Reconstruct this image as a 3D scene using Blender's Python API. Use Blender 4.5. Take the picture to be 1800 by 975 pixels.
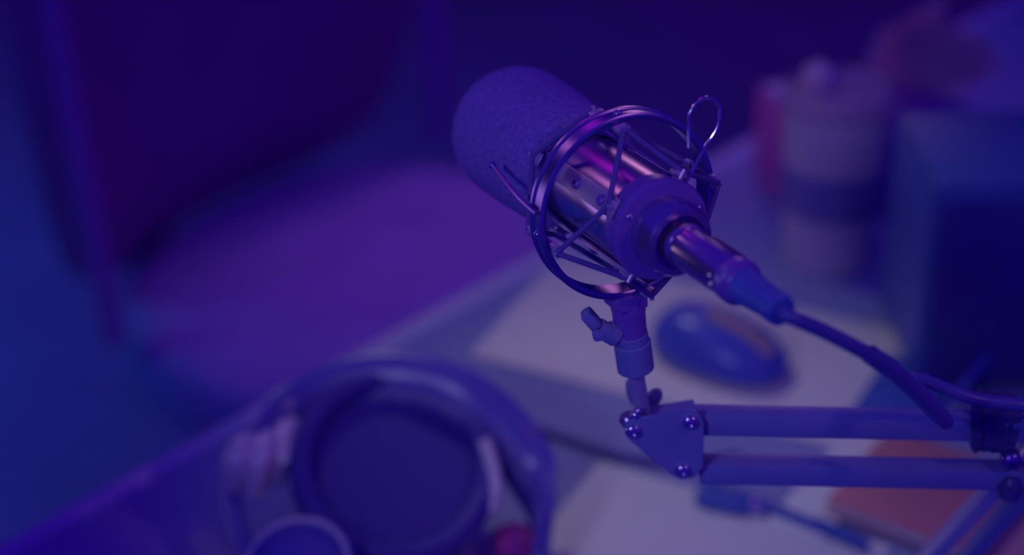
import bpy, bmesh, math, random
from mathutils import Vector as V, Matrix as M
for _o in list(bpy.data.objects): bpy.data.objects.remove(_o)
S = bpy.context.scene; COL = S.collection
R = math.radians
random.seed(4)
# ------------------------------------------------------------------ camera
CAMH = 1.59; PITCH = 30; FPX = 3550.0
cam = bpy.data.cameras.new('camera'); co = bpy.data.objects.new('camera', cam); COL.objects.link(co)
co.location = (0, 0, CAMH); co.rotation_euler = (R(90-PITCH), 0, 0)
cam.sensor_width = 36; cam.lens = FPX/1800*36; cam.clip_start = .01
cam.dof.use_dof = True; cam.dof.focus_distance = 1.0; cam.dof.aperture_fstop = 2.7
S.camera = co
# ------------------------------------------------------------------ world, lamps, exposure
W = bpy.data.worlds.new('world'); S.world = W; W.use_nodes = True
bg = W.node_tree.nodes['Background']; bg.inputs[0].default_value = (.072, .010, 1.0, 1); bg.inputs[1].default_value = .305
S.view_settings.view_transform = 'Standard'; S.view_settings.look = 'None'
S.view_settings.exposure = 0; S.view_settings.gamma = 1; S.view_settings.use_curve_mapping = False
def area(name, loc, target, size, power, col, spread=180):
    l = bpy.data.lights.new(name, 'AREA'); l.shape = 'DISK'; l.size = size; l.energy = power; l.color = col; l.spread = R(spread)
    o = bpy.data.objects.new(name, l); COL.objects.link(o); o.location = loc
    o.rotation_euler = (V(target)-V(loc)).to_track_quat('-Z', 'Y').to_euler(); return o
def spot(name, loc, target, rad, power, col, size, blend=1.0):
    l = bpy.data.lights.new(name, 'SPOT'); l.shadow_soft_size = rad; l.energy = power; l.color = col; l.spot_size = R(size); l.spot_blend = blend
    o = bpy.data.objects.new(name, l); COL.objects.link(o); o.location = loc
    o.rotation_euler = (V(target)-V(loc)).to_track_quat('-Z', 'Y').to_euler(); return o
spot('warm_desk_lamp', (-.42, 1.75, 2.05), (.15, 1.225, .74), .10, 12.2, (1.0, .96, .54), 29)
area('blue_panel', (-2.4, 1.7, 1.8), (-1.25, 2.45, .12), .6, 4.2, (.0, .42, 1.0), 65)
area('pale_panel', (-1.75, 1.95, .78), (.03, .93, 1.1), .55, .030, (1.0, .72, .95), 26)
area('magenta_panel', (-.62, 2.75, 2.15), (.03, .93, 1.1), .45, .022, (1.0, .03, .62), 30)
area('orange_panel', (-1.25, 2.25, 1.95), (.05, .90, 1.08), .22, .022, (1.0, .42, .36), 30)
area('pink_panel', (.28, 2.95, 1.42), (.07, .92, 1.08), .30, .035, (1.0, .45, .55), 40)
area('warm_lamp', (.75, .45, 1.75), (.1, .95, 1.05), .07, .05, (1.0, .42, .34), 40)
spot('violet_lamp', (.15, 2.9, 2.5), (.05, 1.95, .48), .15, 46, (.46, .20, .78), 30)
spot('lavender_fill', (-.75, -.25, 1.9), (.04, .97, 1.00), .12, 24, (.50, .48, .8), 24)  # added fill light on the foam, end cap and arm front
spot('rose_fill', (-.75, 1.78, 1.24), (.35, 1.77, .90), .10, 9.5, (.95, .46, .85), 27)  # added light to brighten the cup, book and tissue
# ------------------------------------------------------------------ helpers
_fw = V((0, math.cos(R(PITCH)), -math.sin(R(PITCH)))); _rt = V((1, 0, 0)); _up = V((0, math.sin(R(PITCH)), math.cos(R(PITCH)))); _O = V((0, 0, CAMH))
def ray(x, y): return _fw+_rt*((x-900)/FPX)-_up*((y-487.5)/FPX)
def atz(x, y, z): r = ray(x, y); return _O+r*((z-CAMH)/r.z)
def aty(x, y, Y): r = ray(x, y); return _O+r*(Y/r.y)
def atd(x, y, d): return _O+ray(x, y)*d
DZ = .74
def mat(name, col, rough=.5, metal=0, noise=0, nscale=30, bump=0, bscale=200, sheen=0, spec=.5, coat=0, col2=None):
    m = bpy.data.materials.new(name); m.use_nodes = True; nt = m.node_tree; b = nt.nodes['Principled BSDF']
    b.inputs['Roughness'].default_value = rough; b.inputs['Metallic'].default_value = metal
    b.inputs['Specular IOR Level'].default_value = spec; b.inputs['Sheen Weight'].default_value = sheen; b.inputs['Coat Weight'].default_value = coat
    c = (*col, 1)
    tc = nt.nodes.new('ShaderNodeTexCoord')
    if noise or col2:
        n = nt.nodes.new('ShaderNodeTexNoise'); n.inputs['Scale'].default_value = nscale; n.inputs['Detail'].default_value = 4
        nt.links.new(tc.outputs['Object'], n.inputs['Vector'])
        r = nt.nodes.new('ShaderNodeValToRGB'); r.color_ramp.elements[0].position = .3; r.color_ramp.elements[1].position = .7
        d = col2 or tuple(min(1, k*(1+noise)) for k in col); e = col if col2 else tuple(k*(1-noise) for k in col)
        r.color_ramp.elements[0].color = (*e, 1); r.color_ramp.elements[1].color = (*d, 1)
        nt.links.new(n.outputs['Fac'], r.inputs[0]); nt.links.new(r.outputs[0], b.inputs['Base Color'])
    else: b.inputs['Base Color'].default_value = c
    if bump:
        n2 = nt.nodes.new('ShaderNodeTexNoise'); n2.inputs['Scale'].default_value = bscale; n2.inputs['Detail'].default_value = 3
        nt.links.new(tc.outputs['Object'], n2.inputs['Vector'])
        bp = nt.nodes.new('ShaderNodeBump'); bp.inputs['Strength'].default_value = bump; bp.inputs['Distance'].default_value = .002
        nt.links.new(n2.outputs['Fac'], bp.inputs['Height']); nt.links.new(bp.outputs[0], b.inputs['Normal'])
    return m
def frame(z, x=None):
    z = V(z).normalized(); x = V(x) if x else (V((0, 0, 1)) if abs(z.z) < .9 else V((1, 0, 0)))
    x = (x-z*x.dot(z)).normalized(); y = z.cross(x); return x, y, z
class MB:
    def __init__(s): s.bm = bmesh.new()
    def lathe(s, o, axis, prof, n=32, xdir=None, a0=0, a1=360, closed=False):
        # prof: (z, r) along axis
        x, y, z = frame(axis, xdir); o = V(o); full = a1-a0 >= 360; k = n if full else n+1; rows = []
        for (h, r) in prof:
            if r < 1e-6: rows.append([s.bm.verts.new(o+z*h)]); continue
            rows.append([s.bm.verts.new(o+z*h+(x*math.cos(t)+y*math.sin(t))*r) for t in [R(a0+(a1-a0)*i/n) for i in range(k)]])
        pr = list(zip(rows, rows[1:]))
        if closed: pr.append((rows[-1], rows[0]))
        for a, b in pr:
            m = max(len(a), len(b))
            for i in range(m if full else m-1):
                j = (i+1) % m
                q = [a[i % len(a)], a[j % len(a)], b[j % len(b)], b[i % len(b)]]; u = []
                for v in q:
                    if v not in u: u.append(v)
                if len(u) > 2:
                    try: s.bm.faces.new(u)
                    except ValueError: pass
        if not closed:
            for r_ in (rows[0], rows[-1]):
                if len(r_) > 2 and full:
                    try: s.bm.faces.new(r_)
                    except ValueError: pass
        return s
    def cyl(s, p, q, r, r2=None, n=20):
        d = V(q)-V(p); return s.lathe(p, d, [(0, r), (d.length, r if r2 is None else r2)], n)
    def bolt(s, p, axis, r, h, n=18):
        return s.lathe(p, axis, [(-.001, r), (h*.45, r), (h*.8, r*.82), (h, r*.45), (h, r*.32), (h*.6, r*.28), (h*.6, 0)], n)
    def tube(s, pts, r, n=10, closed=False, flat=None, ref=None):
        pts = [V(p) for p in pts]; N = len(pts); rows = []; px = None
        for i, p in enumerate(pts):
            a = pts[(i-1) % N] if (closed or i) else p; b = pts[(i+1) % N] if (closed or i < N-1) else p
            t = (b-a).normalized()
            if ref: x = V(ref)-t*V(ref).dot(t); x.normalize()
            else:
                if px is None: x = frame(t)[0]
                else: x = (px-t*px.dot(t)).normalized()
            px = x; y = t.cross(x); rr = r[i] if isinstance(r, (list, tuple)) else r; fy = flat or 1
            rows.append([s.bm.verts.new(p+(x*math.cos(2*math.pi*k/n)*fy+y*math.sin(2*math.pi*k/n))*rr) for k in range(n)])
        pr = list(zip(rows, rows[1:]))
        if closed: pr.append((rows[-1], rows[0]))
        for a, b in pr:
            for k in range(n): s.bm.faces.new([a[k], a[(k+1) % n], b[(k+1) % n], b[k]])
        if not closed: s.bm.faces.new(rows[0]); s.bm.faces.new(rows[-1])
        return s
    def prism(s, pts, d, bevel=0, seg=2):
        d = V(d); a = [s.bm.verts.new(V(p)-d/2) for p in pts]; b = [s.bm.verts.new(V(p)+d/2) for p in pts]; n = len(pts)
        fs = [s.bm.faces.new(a), s.bm.faces.new(b)]+[s.bm.faces.new([a[i], a[(i+1) % n], b[(i+1) % n], b[i]]) for i in range(n)]
        if bevel:
            es = {e for f in fs for e in f.edges}
            bmesh.ops.bevel(s.bm, geom=list(es), offset=bevel, segments=seg, profile=.5, affect='EDGES')
        return s
    def box(s, c, size, x=(1, 0, 0), z=(0, 0, 1), bevel=0, seg=2):
        X, Y, Z = frame(z, x); c = V(c); a, b = X*size[0]/2, Y*size[1]/2
        return s.prism([c-a-b, c+a-b, c+a+b, c-a+b], Z*size[2], bevel, seg)
    def bar(s, p, q, w, h, upv=(0, 0, 1), bevel=0):
        p, q = V(p), V(q); return s.box((p+q)/2, ((q-p).length, w, h), q-p, frame(q-p, upv)[0], bevel)
    def sell(s, c, size, x=(1, 0, 0), z=(0, 0, 1), e1=1, e2=1, nu=32, nv=20, fn=None):
        X, Y, Z = frame(z, x); c = V(c); rows = []
        pw = lambda t, e: math.copysign(abs(t)**e, t)
        for j in range(nv+1):
            f = -math.pi/2+math.pi*j/nv; row = []
            for i in range(1 if j in (0, nv) else nu):
                t = 2*math.pi*i/nu
                p = V((pw(math.cos(f), e1)*pw(math.cos(t), e2), pw(math.cos(f), e1)*pw(math.sin(t), e2), pw(math.sin(f), e1)))
                if fn: p = fn(p)
                row.append(s.bm.verts.new(c+X*p.x*size[0]/2+Y*p.y*size[1]/2+Z*p.z*size[2]/2))
            rows.append(row)
        for a, b in zip(rows, rows[1:]):
            for i in range(nu):
                u = []
                for v in (a[i % len(a)], a[(i+1) % len(a)], b[(i+1) % len(b)], b[i % len(b)]):
                    if v not in u: u.append(v)
                if len(u) > 2: s.bm.faces.new(u)
        return s
    def build(s, name, m, parent=None, label=None, angle=38, sub=0):
        bmesh.ops.recalc_face_normals(s.bm, faces=s.bm.faces)
        org = V((0, 0, 0)); p = parent
        while p is not None: org += p.location; p = p.parent
        if parent is None:
            lo = [min(v.co[i] for v in s.bm.verts) for i in range(3)]; hi = [max(v.co[i] for v in s.bm.verts) for i in range(3)]
            org = V(((lo[0]+hi[0])/2, (lo[1]+hi[1])/2, lo[2]))
        bmesh.ops.translate(s.bm, verts=s.bm.verts, vec=-org)
        me = bpy.data.meshes.new(name); s.bm.to_mesh(me); s.bm.free(); me.materials.append(m)
        me.shade_smooth(); me.set_sharp_from_angle(angle=R(angle))
        o = bpy.data.objects.new(name, me); COL.objects.link(o); o.parent = parent
        if parent is None: o.location = org
        if label: o['label'] = label
        if sub: md = o.modifiers.new('subdivision', 'SUBSURF'); md.levels = md.render_levels = sub
        return o
def thing(name, label, cat, loc, group=None):
    o = bpy.data.objects.new(name, None); COL.objects.link(o); o.location = loc; o.empty_display_size = .03
    o['label'] = label; o['category'] = cat
    if group: o['group'] = group
    return o
def tag(o, label, cat, group=None):
    o['label'] = label; o['category'] = cat
    if group: o['group'] = group
    return o
def struct(o): o['kind'] = 'structure'; return o
def spline(pts, n=12, closed=False):
    pts = [V(p) for p in pts]; N = len(pts); out = []
    for i in range(N if closed else N-1):
        g = lambda k: pts[k % N] if closed else pts[max(0, min(N-1, k))]
        a, b, c, d = g(i-1), g(i), g(i+1), g(i+2)
        for k in range(n):
            t = k/n; out.append(.5*((2*b)+(c-a)*t+(2*a-5*b+4*c-d)*t*t+(3*b-a-3*c+d)*t**3))
    if not closed: out.append(pts[-1])
    return out
# ------------------------------------------------------------------ materials
mFloor = mat('dark_violet_floor', (.54, .09, .33), .6, noise=.12, nscale=6)
mWall = mat('dark_violet_wall', (.40, .12, .42), .8, noise=.06, nscale=4)
mTrim = mat('dark_skirting', (.3, .1, .36), .5)
mDesk = mat('desk_laminate', (.27, .31, .57), .42, noise=.05, nscale=14)
mEdge = mat('pale_edge_band', (.62, .60, .78), .4)
mChair = mat('chair_leatherette', (.44, .08, .37), .5, noise=.1, nscale=8, bump=.15, bscale=300)
mSeat = mat('chair_seat_fabric', (.40, .24, .60), .7, noise=.08, nscale=12, bump=.2, bscale=300)
mPipe = mat('chair_piping', (.45, .25, .6), .4)
mBlack = mat('indigo_black_plastic', (.06, .05, .30), .38, noise=.1, nscale=40)
mArm = mat('satin_arm_paint', (.16, .18, .56), .36, noise=.06, nscale=60)
mMetalD = mat('dark_gunmetal', (.20, .12, .60), .28, .85)
mCap = mat('black_anodised', (.17, .07, .55), .34, 0)
mCollar = mat('satin_collar', (.30, .18, .62), .24, .8)
mBody = mat('satin_body_metal', (.34, .22, .68), .26, .9)
mPlate = mat('brushed_plate', (.50, .36, .72), .38, .55)
mSteel = mat('bright_steel', (.55, .48, .82), .2, .95)
mRod = mat('rod_chrome', (.52, .48, .80), .30, .55)
mFoam = mat('foam_windscreen', (.20, .11, .60), 1, noise=.18, nscale=330, bump=.9, bscale=420, spec=.1)
mStrap = mat('woven_black_strap', (.05, .04, .26), .8, noise=.2, nscale=200, bump=.5, bscale=300)
mCord = mat('elastic_cord', (.10, .05, .40), .7)
mCable = mat('cable_rubber', (.09, .08, .46), .4)
mBoot = mat('blue_rubber_boot', (.06, .11, .60), .45)
mXlr = mat('nickel_shell', (.58, .42, .72), .24, .95)
mPad = mat('pale_mat', (.78, .74, .72), .75, noise=.03, nscale=90)
mPaper = mat('white_paper', (.72, .76, .76), .7)
mMouse = mat('mouse_plastic', (.08, .10, .56), .3)
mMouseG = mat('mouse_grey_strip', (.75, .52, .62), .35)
mPaleCup = mat('pale_paper_cup', (.62, .46, .62), .6)
mSleeve = mat('violet_sleeve', (.22, .16, .5), .7)
mLid = mat('plum_lid', (.42, .22, .44), .5)
mCarton = mat('violet_carton', (.42, .24, .58), .6)
mPink = mat('magenta_card', (.50, .10, .44), .6)
mTissue = mat('pink_tissue', (.75, .42, .66), .9)
mOrange = mat('orange_brown_cover', (.55, .20, .26), .6)
mRose = mat('rose_card', (.50, .20, .36), .6)
mNavy = mat('navy_cover', (.05, .10, .48), .5)
mSpk = mat('black_cabinet', (.07, .12, .42), .45)
mSpkLit = mat('cabinet_lit_blue', (.08, .12, .50), .45)  # cabinet colour with blue light and edge highlight painted in
mHp = mat('headphone_plastic', (.12, .09, .50), .3)
mHpDark = mat('black_leatherette', (.065, .035, .34), .42, bump=.3, bscale=160)
mHpPale = mat('silver_hinge', (.66, .62, .74), .35, .15)
mPinkLight = mat('pink_light', (.55, .05, .40), .7)  # colour of the pink light painted onto the headphones
# ------------------------------------------------------------------ structure
E0 = atz(0, 968, DZ); E1 = atz(960, 446, DZ); T = (E1-E0); T.z = 0; T.normalize(); NB = V((T.y, -T.x, 0))   # NB points onto the desk
struct(MB().box((0, 1.5, -.05), (8, 6.2, .1)).build('floor', mFloor))
struct(MB().box((0, 4.55, 1.3), (8, .1, 2.6)).build('wall_back', mWall))
struct(MB().box((-3.95, 1.5, 1.3), (.1, 6.0, 2.6)).build('wall_left', mWall))
struct(MB().box((0, 4.49, .05), (7.8, .02, .1), bevel=.004).build('baseboard_back', mTrim))
# ------------------------------------------------------------------ desk
DW = .78
desk = thing('desk', 'long dark desk with a pale front edge, carrying the microphone arm', 'desk', (E0+T*.9+NB*DW/2)*1.0)
desk.location.z = 0
a0 = E0-T*.7; a1 = E1+T*1.35
dq = [a0, a1, a1+NB*DW, a0+NB*DW]
MB().prism([p+V((0, 0, -.0125)) for p in [a0+NB*.011, a1+NB*.011, dq[2], dq[3]]], (0, 0, .025)).build('desktop', mDesk, desk)
MB().prism([p+V((0, 0, -.014)) for p in [a0-NB*.010, a1-NB*.010, a1+NB*.011, a0+NB*.011]], (0, 0, .028), .005, 3).build('edge_band', mEdge, desk, 'pale rounded edge strip of the desk')
for s_, w_ in ((.08, .07), (2.6, .07), (.08, DW-.07), (2.6, DW-.07)):
    c = a0+T*s_+NB*w_; MB().box((c.x, c.y, .357), (.05, .05, .714), T, bevel=.004).build('leg', mBlack, desk)
# ------------------------------------------------------------------ chair beyond the desk
ca = R(56); ct = V((math.cos(ca), math.sin(ca), 0)); cn = V((math.sin(ca), -math.cos(ca), 0)); SC = V((-.13, 1.93, 0))
chair = thing('swivel_chair', 'high-backed swivel chair with a violet seat, empty beyond the desk edge', 'chair', SC)
def dish(p):
    if p.z > 0: p.z *= 1-.18*(1-min(1, p.x*p.x+p.y*p.y))
    return p
MB().sell(SC+V((0, 0, .43)), (.56, .58, .12), ct, e1=.45, e2=.85, fn=dish).build('seat', mSeat, chair)
bb = V((-.40, 2.13, .50)); bu = (V((0, 0, 1))-cn*.10).normalized()
bw = lambda z: 1.0+.06*math.sin(z*math.pi)-.34*z*z
def bshape(p):
    z = (p.z+1)/2; p.x *= bw(z)
    p.y -= 2.6*abs(p.x)**2.2
    return p
MB().sell(bb+bu*.40, (.58, .10, .90), ct, bu, e1=.42, e2=.55, fn=bshape).build('backrest', mChair, chair)
for sgn in (-1, 1):
    pts = []
    for k in range(15):
        z = k/14; w = bw(z)
        pts.append(bb+bu*(-.02+.84*z)+ct*sgn*.288*w+cn*(.045+.13*w**2.2))
    MB().tube(pts, .013, 8).build('piping', mPipe, chair, 'paler piping along the backrest edge')
MB().box(SC+V((0, 0, .36)), (.26, .26, .025), ct, bevel=.006).build('seat_plate', mBlack, chair)
MB().bar(SC-cn*.1+V((0, 0, .365)), bb-bu*.13-cn*.065, .07, .014).bar(bb-bu*.14-cn*.065, bb+bu*.2-cn*.065, .07, .014, cn).build('back_bracket', mBlack, chair)
MB().cyl(SC+V((0, 0, .07)), SC+V((0, 0, .36)), .028, .022).build('gas_lift', mBlack, chair)
for k in range(5):
    d = V((math.cos(R(72*k+20)), math.sin(R(72*k+20)), 0)); e = SC+d*.30
    lg = MB().bar(SC+V((0, 0, .10)), e+V((0, 0, .075)), .045, .03, bevel=.006).build('leg', mBlack, chair)
    w = d.cross(V((0, 0, 1))); MB().cyl(e+w*.012+V((0, 0, .03)), e+w*.032+V((0, 0, .03)), .03, n=16).cyl(e-w*.012+V((0, 0, .03)), e-w*.032+V((0, 0, .03)), .03, n=16).cyl(e-w*.02+V((0, 0, .03)), e+w*.02+V((0, 0, .03)), .006, n=8).cyl(e+V((0, 0, .03)), e+V((0, 0, .08)), .008, n=8).build('castor', mBlack, lg)
# ------------------------------------------------------------------ microphone
C = atd(1095, 358, 1.0); d0 = ray(1095, 358).normalized(); im = -.83*_rt+.56*_up; im = (im-d0*im.dot(d0)).normalized()
A = math.cos(R(35))*d0+math.sin(R(35))*im
DN = V((0, 0, -1)); DN = (DN-A*A.z*-1) if False else (V((0, 0, -1))-A*(V((0, 0, -1)).dot(A))).normalized(); SD = A.cross(DN)
def L(z, r, th): t = R(th); return C+A*z+(DN*math.cos(t)+SD*math.sin(t))*r
def rad(th): return L(0, 1, th)-C
mic = thing('studio_microphone', 'metal studio condenser microphone held in the round shock mount', 'microphone', C+A*-.045)
MB().lathe(C, A, [(-.030, .0215), (-.029, .0232), (.070, .0232), (.072, .0225)], 48).build('body', mBody, mic)
MB().lathe(C, A, [(.072, .020), (.074, .0235), (.10, .0235), (.118, .018), (.124, 0)], 40).build('grille', mMetalD, mic)
MB().lathe(C, A, [(-.026, .0233), (-.0265, .0243), (-.0350, .0243), (-.0355, .0255), (-.0385, .0255), (-.0405, .0245), (-.0405, .0175), (-.039, .017), (-.039, 0)], 56).build('end_cap', mCap, mic, 'black end cap of the microphone')
MB().lathe(C-A*.039, -A, [(-.001, .0178), (.0165, .0178), (.0185, .0165), (.0185, .0135), (.012, .013), (.012, 0)], 48).build('socket_collar', mCollar, mic)
for th, z in ((122, -.034), (10, -.034), (250, -.034)):
    MB().bolt(L(-.0405, .021, th), -A, .0016, .001, 10).build('screw', mSteel, mic)
MB().lathe(C, A, [(.0455, .0245), (.0455, .0315), (.050, .0335), (.07, .0348), (.095, .0362)]+[(.118+.0368*math.sin(t), .0368*math.cos(t)) for t in [R(k*6-6) for k in range(15)]]+[(.1549, 0), (.129, 0), (.122, .019), (.104, .0243), (.0455, .0243)], 64, closed=True).build('foam_cover', mFoam, None, angle=80)
fo = bpy.data.objects['foam_cover']; tag(fo, 'rounded blue-violet foam windscreen pulled over the microphone head', 'windscreen')
# ------------------------------------------------------------------ shock mount
sm = thing('shock_mount', 'round metal spider shock mount with elastic cords around the microphone', 'shock mount', L(0, .05, 0))
prof = [(-.0065, .0462), (-.0065, .0478), (-.0058, .0488), (-.0042, .0488), (-.0036, .0478), (.0036, .0478), (.0042, .0488), (.0058, .0488), (.0065, .0478), (.0065, .0462), (.0058, .0452), (-.0058, .0452)]
MB().lathe(C, A, prof, 96, closed=True).build('outer_ring', mMetalD, sm)
OUT = [77, 172, 262, 352]; INN = [122, 212, 302, 32]
def clip(z, r, th, zs, wid=.0062, ht=.0070, thk=.0026):
    return MB().box(L(z, r, th), (wid, ht, thk), A, rad(th), .0006).cyl(L(z+zs*.0032, r-.002, th), L(z+zs*.0032, r+.003, th), .0012, n=8).build('cord_clip', mPlate, sm)
for th in OUT:
    for zs in (-1, 1): clip(zs*.0125, .0452, th, zs)
    MB().box(L(0, .0447, th), (.020, .006, .0014), A, rad(th), .0004).build('clip_bridge', mMetalD, sm)
ZR, RR, ZF, RF = -.0305, .0275, .041, .0315
for th in INN:
    clip(ZR, RR, th, -1); clip(ZF, RF, th, 1)
# inner cage: straps under the clips, screws, wire squeeze handle
for th in INN:
    if th == 212: continue
    b = MB(); p, q = L(ZR-.004, .0255, th), L(ZF+.002, .0262, th)
    b.box((p+q)/2, ((q-p).length, .0105, .0018), q-p, rad(th), .0004)
    st = b.build('cage_strap', mPlate, sm)
    for z in (-.0215, .004): MB().bolt(L(z, .0268, th), rad(th), .0030, .0022).build('strap_screw', mCap, st)
MB().lathe(C, A, [(.037, .0245), (.041, .0245), (.041, .026), (.037, .026)], 56, closed=True).build('inner_hoop', mMetalD, sm)
hp = [L(.045, .0262, 208), L(-.0315, .0258, 224), L(-.0300, .0290, 226)]
loop = [(-.022, .045, 229), (-.022, .056, 227), (-.022, .0640, 222), (-.022, .0662, 216), (-.022, .0640, 211), (-.022, .056, 208), (-.022, .048, 212), (-.024, .040, 217)]
MB().tube([hp[0]]+spline(hp[1:]+[L(*k) for k in loop], 6), .0009, 8).build('squeeze_handle', mSteel, sm, 'thin wire squeeze handle looped at its end')
MB().tube(spline([L(.056, .0455, 104), L(.02, .0495, 100), L(-.004, .0500, 98)], 5), .0011, 8).sell(L(.057, .0455, 104), (.004, .004, .004), nu=10, nv=6).build('tension_pin', mMetalD, sm)
for th in OUT:
    MB().bolt(L(0, .0478, th+6), rad(th+6), .0022, .0016, 12).build('ring_rivet', mSteel, sm)
for k in range(4):
    for zs, zi, ri in ((-1, ZR-.0015, RR), (1, ZF+.0015, RF)):
        o1 = L(zs*.0155, .0462, OUT[k]); o2 = L(zs*.0155, .0462, OUT[(k+1) % 4]); i1 = L(zi, ri+.0015, INN[k])
        MB().tube([o1, i1], .0015, 8).build('elastic_cord', mCord, sm); MB().tube([i1, o2], .0015, 8).build('elastic_cord', mCord, sm)
# swivel yoke under the ring
YB = L(0, .048, 0).y
yk = MB(); yk.box(L(0, .0515, 0), (.018, .017, .008), A, DN, .0015)
yk.lathe(aty(1103, 519, YB), aty(1108, 585, YB)-aty(1103, 519, YB), [(-.001, .0085), (.004, .0095), (.010, .0085), (.0235, .0085)], 28)
yk.build('swivel_yoke', mCap, sm)
MB().lathe(aty(1108, 582, YB), aty(1118, 650, YB)-aty(1108, 582, YB), [(0, .0078), (.001, .0088), (.006, .0088), (.0066, .0096), (.0225, .0096), (.0232, .0088), (.0232, .0045)], 36).build('thread_adapter', mArm, sm)
wk = MB(); p = aty(1100, 600, YB-.004); q = aty(1052, 572, YB-.006)
wk.cyl(p, q, .0042, n=16).lathe(p+(q-p)*.35, q-p, [(0, .0058), (.006, .0058)], 18); 
for w0, w1 in (((1050, 573), (1030, 550)), ((1050, 573), (1054, 592))):
    b0, b1 = aty(*w0, YB-.006), aty(*w1, YB-.006)
    wk.bar(b0, b1+(b1-b0)*.12, .0065, .0085, (0, 1, 0), .0018)
wk.build('wing_screw', mArm, sm, 'black wing screw sticking out to the left')
# ------------------------------------------------------------------ boom arm
YA = YB+.006
boom = thing('boom_arm', 'black scissor boom arm of two parallel bars holding the microphone', 'microphone arm', atz(1512, 1130, DZ))
P = lambda x, y, dy=0: aty(x, y, YA+dy)
MB().cyl(aty(1116, 646, YB), P(1131, 738), .0044, n=28).build('mount_rod', mRod, boom, 'polished steel rod between arm and shock mount')
plate = [(1098, 742), (1118, 734), (1160, 728), (1205, 716), (1224, 719), (1237, 742), (1236, 818), (1222, 838), (1196, 842), (1178, 832), (1104, 770)]
for dy in (-.010, .010):
    MB().prism([P(x, y, dy) for x, y in plate], (0, .0016, 0), .0004, 1).build('bracket_plate', mArm, boom)
top = [P(1120, 737, 0), P(1222, 722, 0)]
MB().bar(top[0], top[1], .020, .0016).build('bracket_top', mArm, boom)
for x, y in ((1113, 757), (1213, 741), (1200, 826)):
    b = MB(); b.bolt(P(x, y, -.0108), (0, -1, 0), .0043, .0030); b.cyl(P(x, y, -.0105), P(x, y, .0125), .002, n=10); b.bolt(P(x, y, .0108), (0, 1, 0), .0042, .003)
    b.build('bracket_bolt', mSteel, boom)
MB().lathe(P(1104, 737, -.004), (-.5, 0, .8), [(-.003, .0046), (.002, .0046), (.0032, .0035), (.0032, 0)], 18).sell(P(1117, 729, -.010), (.0052, .005, .0052), nu=12, nv=8).sell(P(1121, 722, -.012), (.004, .004, .004), nu=12, nv=8).build('clamp_screw', mSteel, boom)
MB().sell(P(1108, 690, .016), (.004, .004, .017), x=(1, 0, 0), z=(-.25, 0, 1), nu=16, nv=10).sell(P(1148, 700, .016), (.009, .005, .014), z=(.5, 0, 1), nu=16, nv=10).cyl(P(1131, 702, .020), P(1131, 702, .006), .003, n=10).build('wing_nut', mArm, boom)
def barpart(name, x0, y0, x1, y1, dy=0):
    p, q = P(x0, y0, dy), P(x1, y1, dy-.004)
    return MB().bar(p, q, .0125, .0125, bevel=.0008).build(name, mArm, boom)
barpart('upper_bar', 1216, 737, 1855, 751); barpart('lower_bar', 1230, 823, 1855, 836)
# elbow, out past the frame edge, and the section going down to the desk
MB().prism([P(x, y, -.0095) for x, y in ((1822, 715), (1862, 700), (1880, 730), (1880, 850), (1850, 868), (1826, 850))], (0, .0016, 0)).prism([P(x, y, .0095) for x, y in ((1822, 715), (1862, 700), (1880, 730), (1880, 850), (1850, 868), (1826, 850))], (0, .0016, 0)).build('elbow_plate', mArm, boom)
base = atz(1512, 1130, DZ)
for k, mm in ((0, mRod), (1, mArm)):
    q = base+V((.012+.026*k, .0, .03)); p = P(1835+34*k, 765+20*k, .016)
    MB().bar(p, q, .010, .010, (0, -1, 0), .001).build('lower_section_bar', mm, boom)
MB().lathe(base, (0, 0, 1), [(0, .042), (.008, .042), (.010, .040), (.010, .02), (.05, .02), (.052, .018), (.052, 0)], 32).build('base_clamp', mArm, boom)
MB().bolt(P(1776, 804, -.008), (0, -1, 0), .0055, .006).build('spring_bolt', mMetalD, boom)
b = MB(); b.lathe(P(1780, 838, -.010), aty(1772, 872, YA-.012)-P(1780, 838, -.010), [(0, .0035), (.003, .0052), (.005, .0052), (.0055, .0062), (.0115, .0062), (.0125, .005), (.0125, 0)], 24); b.build('tension_knob', mBlack, boom)
MB().tube(spline([P(1775, 866, -.012), P(1795, 872, -.012), P(1812, 862, -.012), P(1822, 835, -.012), P(1812, 815, -.012), P(1795, 806, -.010)], 6), .0009, 8).build('spring_wire', mSteel, boom)
# strap round the upper bar
st = thing('cable_strap', 'black fabric strap wrapped around the upper arm bar at the right edge', 'strap', P(1750, 780))
c0, c1 = P(1712, 743), P(1786, 746); dd = (c1-c0)
b = MB()
sec = [(-.0100, -.0120), (-.0102, .0130), (-.006, .0180), (.005, .0185), (.0104, .0120), (.0104, -.0110), (.004, -.0150), (-.005, -.0155)]
rings = []
X_, Y_, Z_ = frame(dd, (0, 0, 1))
for k in range(13):
    t = k/12; s_ = 1.0+.05*math.sin(k*2.3)+(.10 if k in (0, 1) else 0)
    rings.append([b.bm.verts.new(c0+dd*t+Y_*y*s_+X_*(z*s_-.0007*k*.25)) for y, z in sec])
for r0, r1 in zip(rings, rings[1:]):
    for i in range(8): b.bm.faces.new([r0[i], r0[(i+1) % 8], r1[(i+1) % 8], r1[i]])
b.bm.faces.new(rings[0]); b.bm.faces.new(rings[-1])
b.build('strap_band', mStrap, st, sub=2)
MB().prism([P(1706, 702, -.0115), P(1722, 698, -.0115), P(1726, 778, -.0115), P(1708, 790, -.0115)], (0, .0016, 0), .0005).build('strap_tail', mStrap, st)
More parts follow.
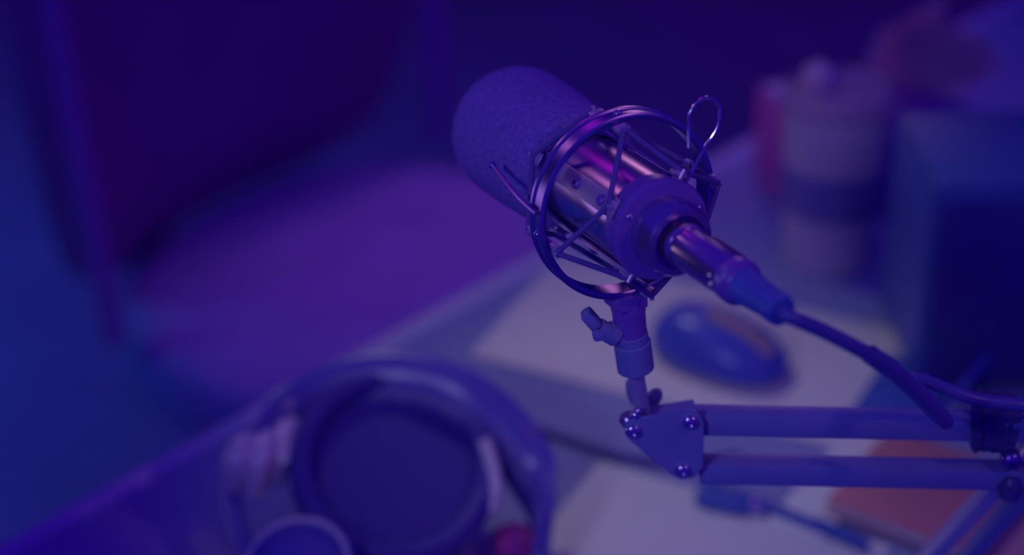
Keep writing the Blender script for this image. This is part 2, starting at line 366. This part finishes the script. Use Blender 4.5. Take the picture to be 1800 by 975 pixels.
# ------------------------------------------------------------------ cable
cab = thing('microphone_cable', 'dark cable with a metal plug screwed into the microphone back', 'cable', C-A*.11)
XR = [(-.0515, .0100), (-.060, .0112), (-.0625, .0112), (-.063, .0100), (-.064, .0100), (-.0645, .0104), (-.104, .0101), (-.106, .0090), (-.108, .0085)]
MB().lathe(C, A, XR, 48).build('plug_shell', mXlr, cab, 'shiny nickel shell of the plug')
rt = MB()
UPX = rad(205)
for k in range(6):
    rt.box(C+A*(-.080-.0024*k)+UPX*.0098, (.0012, .010, .0016), A, UPX, .0003)
rt.box(C+A*(-.091)+UPX*.0098, (.026, .0085, .0018), A, UPX, .0005).build('release_latch', mXlr, cab)
sc = rad(92)
MB().lathe(C+A*-.102+sc*.0095, sc, [(0, .0030), (.0012, .0030), (.0014, .0024), (.0010, .0016), (.0006, 0)], 18).build('set_screw', mSteel, cab)
MB().lathe(C, A, [(-.105, .0088), (-.106, .0110), (-.111, .0112), (-.1125, .0100), (-.114, .0098), (-.115, .0088)], 36).build('lock_collar', mCap, cab)
MB().lathe(C, A, [(-.113, .0088), (-.138, .0070), (-.1385, .0076), (-.1445, .0074), (-.1455, .0062), (-.1455, .003)], 36).build('strain_relief', mBoot, cab, 'blue rubber strain relief')
e = C-A*.144
def prj(P_):
    q = P_-_O; d = q.dot(_fw); return 900+FPX*q.dot(_rt)/d, 487.5-FPX*q.dot(_up)/d, d
ex, ey, ed = prj(e)
cp = [e+A*.004, e-A*.008]+[atd(x, y, d) for x, y, d in ((1440, 578, .885), (1500, 608, .90), (1556, 640, .925), (1604, 682, .96), (1640, 718, .99), (1658, 740, 1.004), (1664, 740, 1.014), (1650, 722, 1.018), (1622, 692, 1.018), (1604, 672, 1.018), (1618, 666, 1.022), (1665, 684, 1.032), (1720, 702, 1.036), (1800, 712, 1.036), (1880, 722, 1.04))]
MB().tube(spline(cp, 9), .0035, 12).build('cable', mCable, cab)
sl = spline([atd(x, y, d) for x, y, d in ((1530, 623, .9135), (1570, 652, .936), (1612, 690, .967), (1650, 730, .998))], 8)
MB().tube(sl, .0046, 12).build('cable_sleeve', mCable, cab)
# ------------------------------------------------------------------ things on the desk
def quad(p0, p1, w, side=1):
    d = (p1-p0); n = V((d.y, -d.x, 0)).normalized()*side; return [p0, p1, p1+n*w, p0+n*w]
def sheet(name, p0, p1, w, th, m, z=DZ, side=1, bev=.0006):
    q = quad(p0, p1, w, side); return MB().prism([V((p.x, p.y, z+th/2+.0003)) for p in q], (0, 0, th), bev, 2).build(name, m)
pa, pb = atz(825, 628, DZ), atz(985, 452, DZ)
tag(sheet('mouse_mat', pa, pb, .335, .003, mPad), 'large pale mat lying under the computer mouse', 'mat')
qa, qb = atz(945, 945, DZ), atz(1055, 812, DZ)
qa = qa+(qa-qb)*.5
tag(sheet('paper_sheet', qa, qb, .22, .0012, mPaper), 'white paper sheet at the bottom, below the arm bracket', 'paper')
na, nb = atz(1448, 908, DZ), atz(1562, 778, DZ)
nk = quad(na, nb, .112)
note = thing('notebook', 'orange-brown notebook lying under the lower arm bar at right', 'notebook', sum((p for p in nk), V())/4)
def slab(q, z0, z1, m, nm, par, ins=0):
    c = sum(q, V())/4; MB().prism([V((p.x, p.y, (z0+z1)/2))+(c-p).normalized()*ins for p in q], (0, 0, z1-z0), .0006, 2).build(nm, m, par)
slab(nk, DZ+.0030, DZ+.0050, mOrange, 'cover', note); slab(nk, DZ+.0050, DZ+.0120, mPaper, 'page_block', note, .003); slab(nk, DZ+.0120, DZ+.0140, mOrange, 'cover', note)
ra, rb = atz(1345, 925, DZ), atz(1500, 745, DZ)
tag(sheet('paper_strip', ra, rb, .042, .0012, mPaper, DZ+.0013), 'narrow pale paper strip left of the orange-brown notebook', 'paper')
va, vb = atz(1700, 985, DZ), atz(1800, 850, DZ)
tag(sheet('card', va, vb, .10, .0022, mRose), 'rose card at the bottom right corner below the arm', 'card')
wa, wb = atz(1490, 745, DZ), atz(1560, 640, DZ)
tag(sheet('dark_blue_slab', wa, wb, .055, .010, mNavy), 'small dark blue slab beside the black cabinet and mat', 'notebook')  # flat dark blue slab between mat and cabinet
pe = [atz(1235, 846, DZ+.004), atz(1480, 945, DZ+.004)]
pn = thing('pen', 'dark blue pen lying across the white paper sheet', 'pen', (pe[0]+pe[1])/2-V((0, 0, .0028)))
dv = (pe[1]-pe[0]).normalized(); up_ = V((0, 0, .0028))
MB().lathe(pe[0]+up_*0.6, dv, [(0, .0008), (.010, .0036), (.09, .004), (.13, .004), (.131, .003)], 16).build('barrel', mNavy, pn)
MB().bar(pe[0]+dv*.09+V((0, 0, .0072)), pe[0]+dv*.128+V((0, 0, .0072)), .0025, .0012).build('clip', mNavy, pn)
us = thing('memory_stick', 'small dark blue memory stick lying on the white paper', 'memory stick', atz(1272, 875, DZ+.0015))
uc = atz(1272, 878, DZ+.0062); ux = V((1, -.35, 0))
MB().sell(uc, (.040, .020, .009), ux, e1=.5, e2=.4).build('case', mNavy, us); MB().box(uc+ux.normalized()*.024, (.014, .012, .0045), ux, bevel=.0005).build('connector', mSteel, us)
# mouse
mc = atz(1262, 640, DZ+.003); mx = (atz(1375, 668, DZ)-atz(1160, 598, DZ)); mx.z = 0; mx.normalize(); my = V((-mx.y, mx.x, 0))
mo = thing('computer_mouse', 'dark blue computer mouse with a paler strip on the pale mat', 'mouse', V((mc.x, mc.y, DZ+.0034)))
def mshape(p):
    if p.z < 0: p.z *= .22
    p.z *= 1-.28*p.x-.15*p.x*p.x; p.y *= 1-.10*p.x*p.x+.05*p.x
    return p
mo_z = .0095
MB().sell(V((mc.x, mc.y, DZ+.0038+mo_z)), (.113, .066, .066), mx, e1=.8, e2=.72, fn=mshape, nu=40, nv=24).build('shell', mMouse, mo)
def on_m(u, v):   # point on the shell's top
    r_ = (abs(u)**2.778+abs(v)**2.778)**.36; pz = max(0, 1-r_**2.5)**.4; pz *= 1-.28*u-.15*u*u
    return V((mc.x, mc.y, DZ+.0038+mo_z))+mx*u*.0565+my*v*.033+V((0, 0, pz*.033))
b = MB(); rows = []
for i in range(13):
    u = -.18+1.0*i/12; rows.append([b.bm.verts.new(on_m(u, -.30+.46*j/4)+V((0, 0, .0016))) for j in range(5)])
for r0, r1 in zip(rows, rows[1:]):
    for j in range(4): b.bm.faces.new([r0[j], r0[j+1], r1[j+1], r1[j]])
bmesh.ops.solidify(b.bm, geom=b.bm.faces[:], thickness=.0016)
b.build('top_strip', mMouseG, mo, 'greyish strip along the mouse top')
MB().cyl(on_m(.45, .30)-my*.003-V((0, 0, .004)), on_m(.45, .30)+my*.003-V((0, 0, .004)), .008, n=18).build('scroll_wheel', mSteel, mo)
# coffee cup
cb = atz(1452, 452, DZ)
cup = thing('paper_cup', 'pale takeaway cup with a darker violet band, standing behind the mat', 'cup', cb)
h = .150
MB().lathe(cb, (0, 0, 1), [(0, .030), (.001, .036), (.0012, .0375), (h, .0465), (h+.001, .0475), (h+.003, .0470), (h+.0025, .0455)], 48).build('wall', mPaleCup, cup)
MB().lathe(cb, (0, 0, 1), [(.052, .0404), (.053, .0415), (.094, .0444), (.095, .0434)], 48, closed=True).build('sleeve', mSleeve, cup, 'darker violet sleeve around the cup')
MB().lathe(cb, (0, 0, 1), [(h-.002, .0478), (h+.002, .0490), (h+.004, .0485), (h+.006, .044), (h+.010, .042), (h+.011, .040), (h+.008, .038), (h+.008, 0)], 48).build('lid', mLid, cup, 'shallow lid')
kb = cb+V((-.018, .006, h+.008)); MB().lathe(kb, (0, 0, 1), [(0, .013), (.006, .014), (.014, .0125), (.019, .007), (.020, 0)], 24).build('lid_knob', mTissue, cup)
# magenta book behind the cup on the left
kp = atz(1362, 366, DZ)
bk = thing('upright_book', 'slim magenta book standing upright behind the pale cup', 'book', kp)
bx = V((.95, .3, 0)).normalized()
def booklet(c, w, t, hh, x):
    y = V((-x.y, x.x, 0))
    for sgn in (-1, 1): MB().box(c+x*(sgn*(t/2-.001))+V((0, 0, hh/2)), (.002, w, hh), x, bevel=.0005).build('cover', mPink, bk)
    MB().box(c+V((0, 0, hh/2+.001)), (t-.004, w-.006, hh-.006), x).build('page_block', mPaper, bk)
    MB().box(c-y*(w/2-.001)+V((0, 0, hh/2)), (t, .003, hh), x, bevel=.0008).build('spine', mPink, bk)
booklet(kp+V((.006, .04, 0)), .06, .022, .094, bx)
# tissue box
tb = atz(1552, 392, DZ)+V((.022, .085, 0)); tx = V((.93, .36, 0)).normalized()
tis = thing('tissue_box', 'violet tissue box with a pink tissue tuft, behind the cup', 'tissue box', tb)
TH = .078
MB().box(tb+V((0, 0, TH/2)), (.115, .115, TH), tx, bevel=.002).build('carton', mCarton, tis)
b = MB()
tufts = [[(-.045, 0), (-.050, .055), (-.030, .105), (-.012, .060), (.004, .085), (.030, .125), (.026, .075), (.040, .070), (.075, .062), (.098, .028), (.095, .004), (.060, .012), (.04, 0)],
         [(-.03, 0), (-.040, .07), (-.006, .085), (.034, .095), (.060, .060), (.088, .018), (.05, .01), (.035, 0)], [(-.03, 0), (-.02, .05), (.01, .065), (.05, .05), (.03, 0)]]
ty = V((-tx.y, tx.x, 0))
for k, t in enumerate(tufts):
    c = sum((V((x, 0, z)) for x, z in t), V())/len(t); off = (-.012, .008, .022)[k]
    cv = b.bm.verts.new(tb+V((0, 0, TH))+tx*c.x+ty*(off+.014)+V((0, 0, c.z)))
    vs = [b.bm.verts.new(tb+V((0, 0, TH+z-.002))+tx*x+ty*(off*(1-z*3)+.012*math.sin(i*2.1+k))) for i, (x, z) in enumerate(t)]
    for i in range(len(vs)): b.bm.faces.new([vs[i], vs[(i+1) % len(vs)], cv])
bmesh.ops.solidify(b.bm, geom=b.bm.faces[:], thickness=.002)
b.build('tissue', mTissue, tis, 'pink tissue tuft', sub=2, angle=180)
# black cabinet at right
s0 = atz(1607, 690, DZ); hS = .178; sw, sd = .17, .125
sx = V((.995, .06, 0)).normalized(); sy = V((-sx.y, sx.x, 0)); scn = s0+sx*sw/2+sy*sd/2
spk = thing('desktop_speaker', 'black box-shaped desktop speaker standing at the right edge of the picture', 'speaker', scn)
MB().box(scn+V((0, 0, hS/2+.003)), (sw, sd, hS-.006), sx, bevel=.003).build('cabinet', mSpk, spk)
MB().box(s0+sy*sd/2-sx*.001+V((0, 0, hS/2+.003)), (.002, sd-.01, hS-.018), sx, bevel=.0008).build('lit_side', mSpkLit, spk, 'side face with blue light put into its colour')  # blue light on the cabinet's left face, painted as a thin sheet
MB().box(s0+sx*sw/2-sy*.002+V((0, 0, hS/2-.004)), (sw-.012, .005, hS-.028), sx, bevel=.002).build('front_grille', mBlack, spk)
MB().box(s0+sx*sw/2-sy*.001+V((0, 0, hS-.008)), (sw-.012, .003, .005), sx, bevel=.001).build('edge_highlight', mSpkLit, spk, 'painted highlight line under the top edge')  # highlight of the front top edge, painted as a paler strip
for i in (-1, 1):
    for j in (-1, 1): MB().cyl(scn+sx*i*.065+sy*j*.045, scn+sx*i*.065+sy*j*.045+V((0, 0, .005)), .008, n=12).build('foot', mBlack, spk)
# pale pencil leaning in front of the speaker
l0 = atz(1650, 735, DZ); 
pc = thing('pencil', 'blue pencil leaning against the black speaker front', 'pencil', l0)
l1 = s0+sx*.050-sy*.010+V((0, 0, .040)); ld = (l1-l0)
MB().lathe(l0, ld, [(0, .0006), (.012, .0034), (ld.length, .0034)], 8).build('shaft', mMouse, pc)
# ------------------------------------------------------------------ headphones
H = lambda x, y, z: atz(x, y, DZ+z)
hpn = thing('headphones', 'dark over-ear headphones lying on the desk at the bottom left', 'headphones', H(690, 905, 0))
cc = H(692, 826, .066); cax = V((.10, -.42, .88)).normalized(); cxx = V((1, .12, 0))
X_, Y_, Z_ = frame(cax, cxx)
def ell(cz, k, n=40, sx_=.068, sy_=.074): return [cc+Z_*cz+X_*math.cos(2*math.pi*i/n)*sx_*k+Y_*math.sin(2*math.pi*i/n)*sy_*k for i in range(n)]
def stack(spec, cap=True, n=40):
    b = MB(); rows = [[b.bm.verts.new(p) for p in ell(cz, k, n)] for cz, k in spec]
    for r0, r1 in zip(rows, rows[1:]):
        for i in range(n): b.bm.faces.new([r0[i], r0[(i+1) % n], r1[(i+1) % n], r1[i]])
    if cap: b.bm.faces.new(rows[0]); b.bm.faces.new(rows[-1])
    return b
stack([(-.040, .60), (-.034, .80), (-.018, .93), (-.010, .95), (-.009, .90)]).build('ear_cup', mHp, hpn)
stack([(-.009, .90), (-.006, 1.0), (.002, 1.03), (.010, 1.0), (.014, .92), (.013, .83), (.006, .78), (-.002, .78)], False).build('ear_pad', mHpDark, hpn, 'black padded ear cushion')
stack([(-.003, .79), (.000, .79)]).build('speaker_cloth', mHpDark, hpn)
# headband arch
hb = spline([H(462, 800, .070), H(482, 755, .078), H(525, 708, .088), H(610, 668, .100), H(710, 660, .105), (H(810, 690, .100)), H(890, 750, .082), H(940, 830, .058), H(955, 905, .040), H(950, 985, .022)], 7)
n_ = len(hb)
MB().tube(hb, [.0065]*n_, 12, flat=2.6, ref=(0.05, .55, .83)).build('headband', mHp, hpn)
hi = [p+V((0, -.006, -.010)) for p in hb[8:-8]]
MB().tube(hi, [.0065]*len(hi), 12, flat=2.4, ref=(0.05, .55, .83)).build('headband_padding', mHpDark, hpn)
# left hinge folds and yoke, second cup at the lower left
for k, (x0, y0, x1, y1, r_) in enumerate(((408, 858, 436, 786, .0105), (446, 868, 476, 776, .0095), (484, 852, 512, 752, .0090))):
    MB().tube(spline([H(x0, y0, .055), H((x0+x1)/2-4, (y0+y1)/2-12, .078), H(x1, y1, .082), H(x1+30, y1+40, .072)], 6), [r_*(.7+.3*math.sin(math.pi*i/18)) for i in range(19)], 12).build('hinge_link', mHpPale, hpn, 'pale silvery hinge piece')
MB().tube(spline([H(405, 865, .052), H(418, 930, .045), H(445, 1000, .040)], 6), .007, 12).build('yoke', mHp, hpn)
c2 = H(530, 1012, .046)
MB().lathe(c2, (-.15, -.45, .85), [(-.022, .022), (-.014, .034), (.0, .038), (.012, .036), (.014, .030), (.009, .026), (.009, 0)], 40).build('ear_cup', mHp, hpn)
MB().lathe(c2, (-.15, -.45, .85), [(.0105, .0335), (.0140, .0350), (.0155, .0335), (.0140, .0315)], 40, closed=True).build('cup_rim', mHpPale, hpn, 'bright rim of the second ear cup')
MB().tube(spline([H(862, 900, .05), H(870, 840, .066), H(852, 775, .082)], 6), .005, 10).build('yoke', mHpPale, hpn)
MB().sell(H(905, 950, .014), (.034, .03, .022), nu=20, nv=12).build('pink_light_spot', mPinkLight, hpn, 'magenta blob painted as pink light on the right side')  # spot of pink light modelled as a small magenta blob
hc = spline([H(905, 735, .004), H(850, 705, .0035), H(920, 742, .0035), H(1010, 775, .0035), H(1090, 800, .0048), H(1200, 812, .0052), H(1300, 800, .0048)][1:], 8)
MB().tube(hc, .0030, 10).build('cord', mHpDark, hpn)
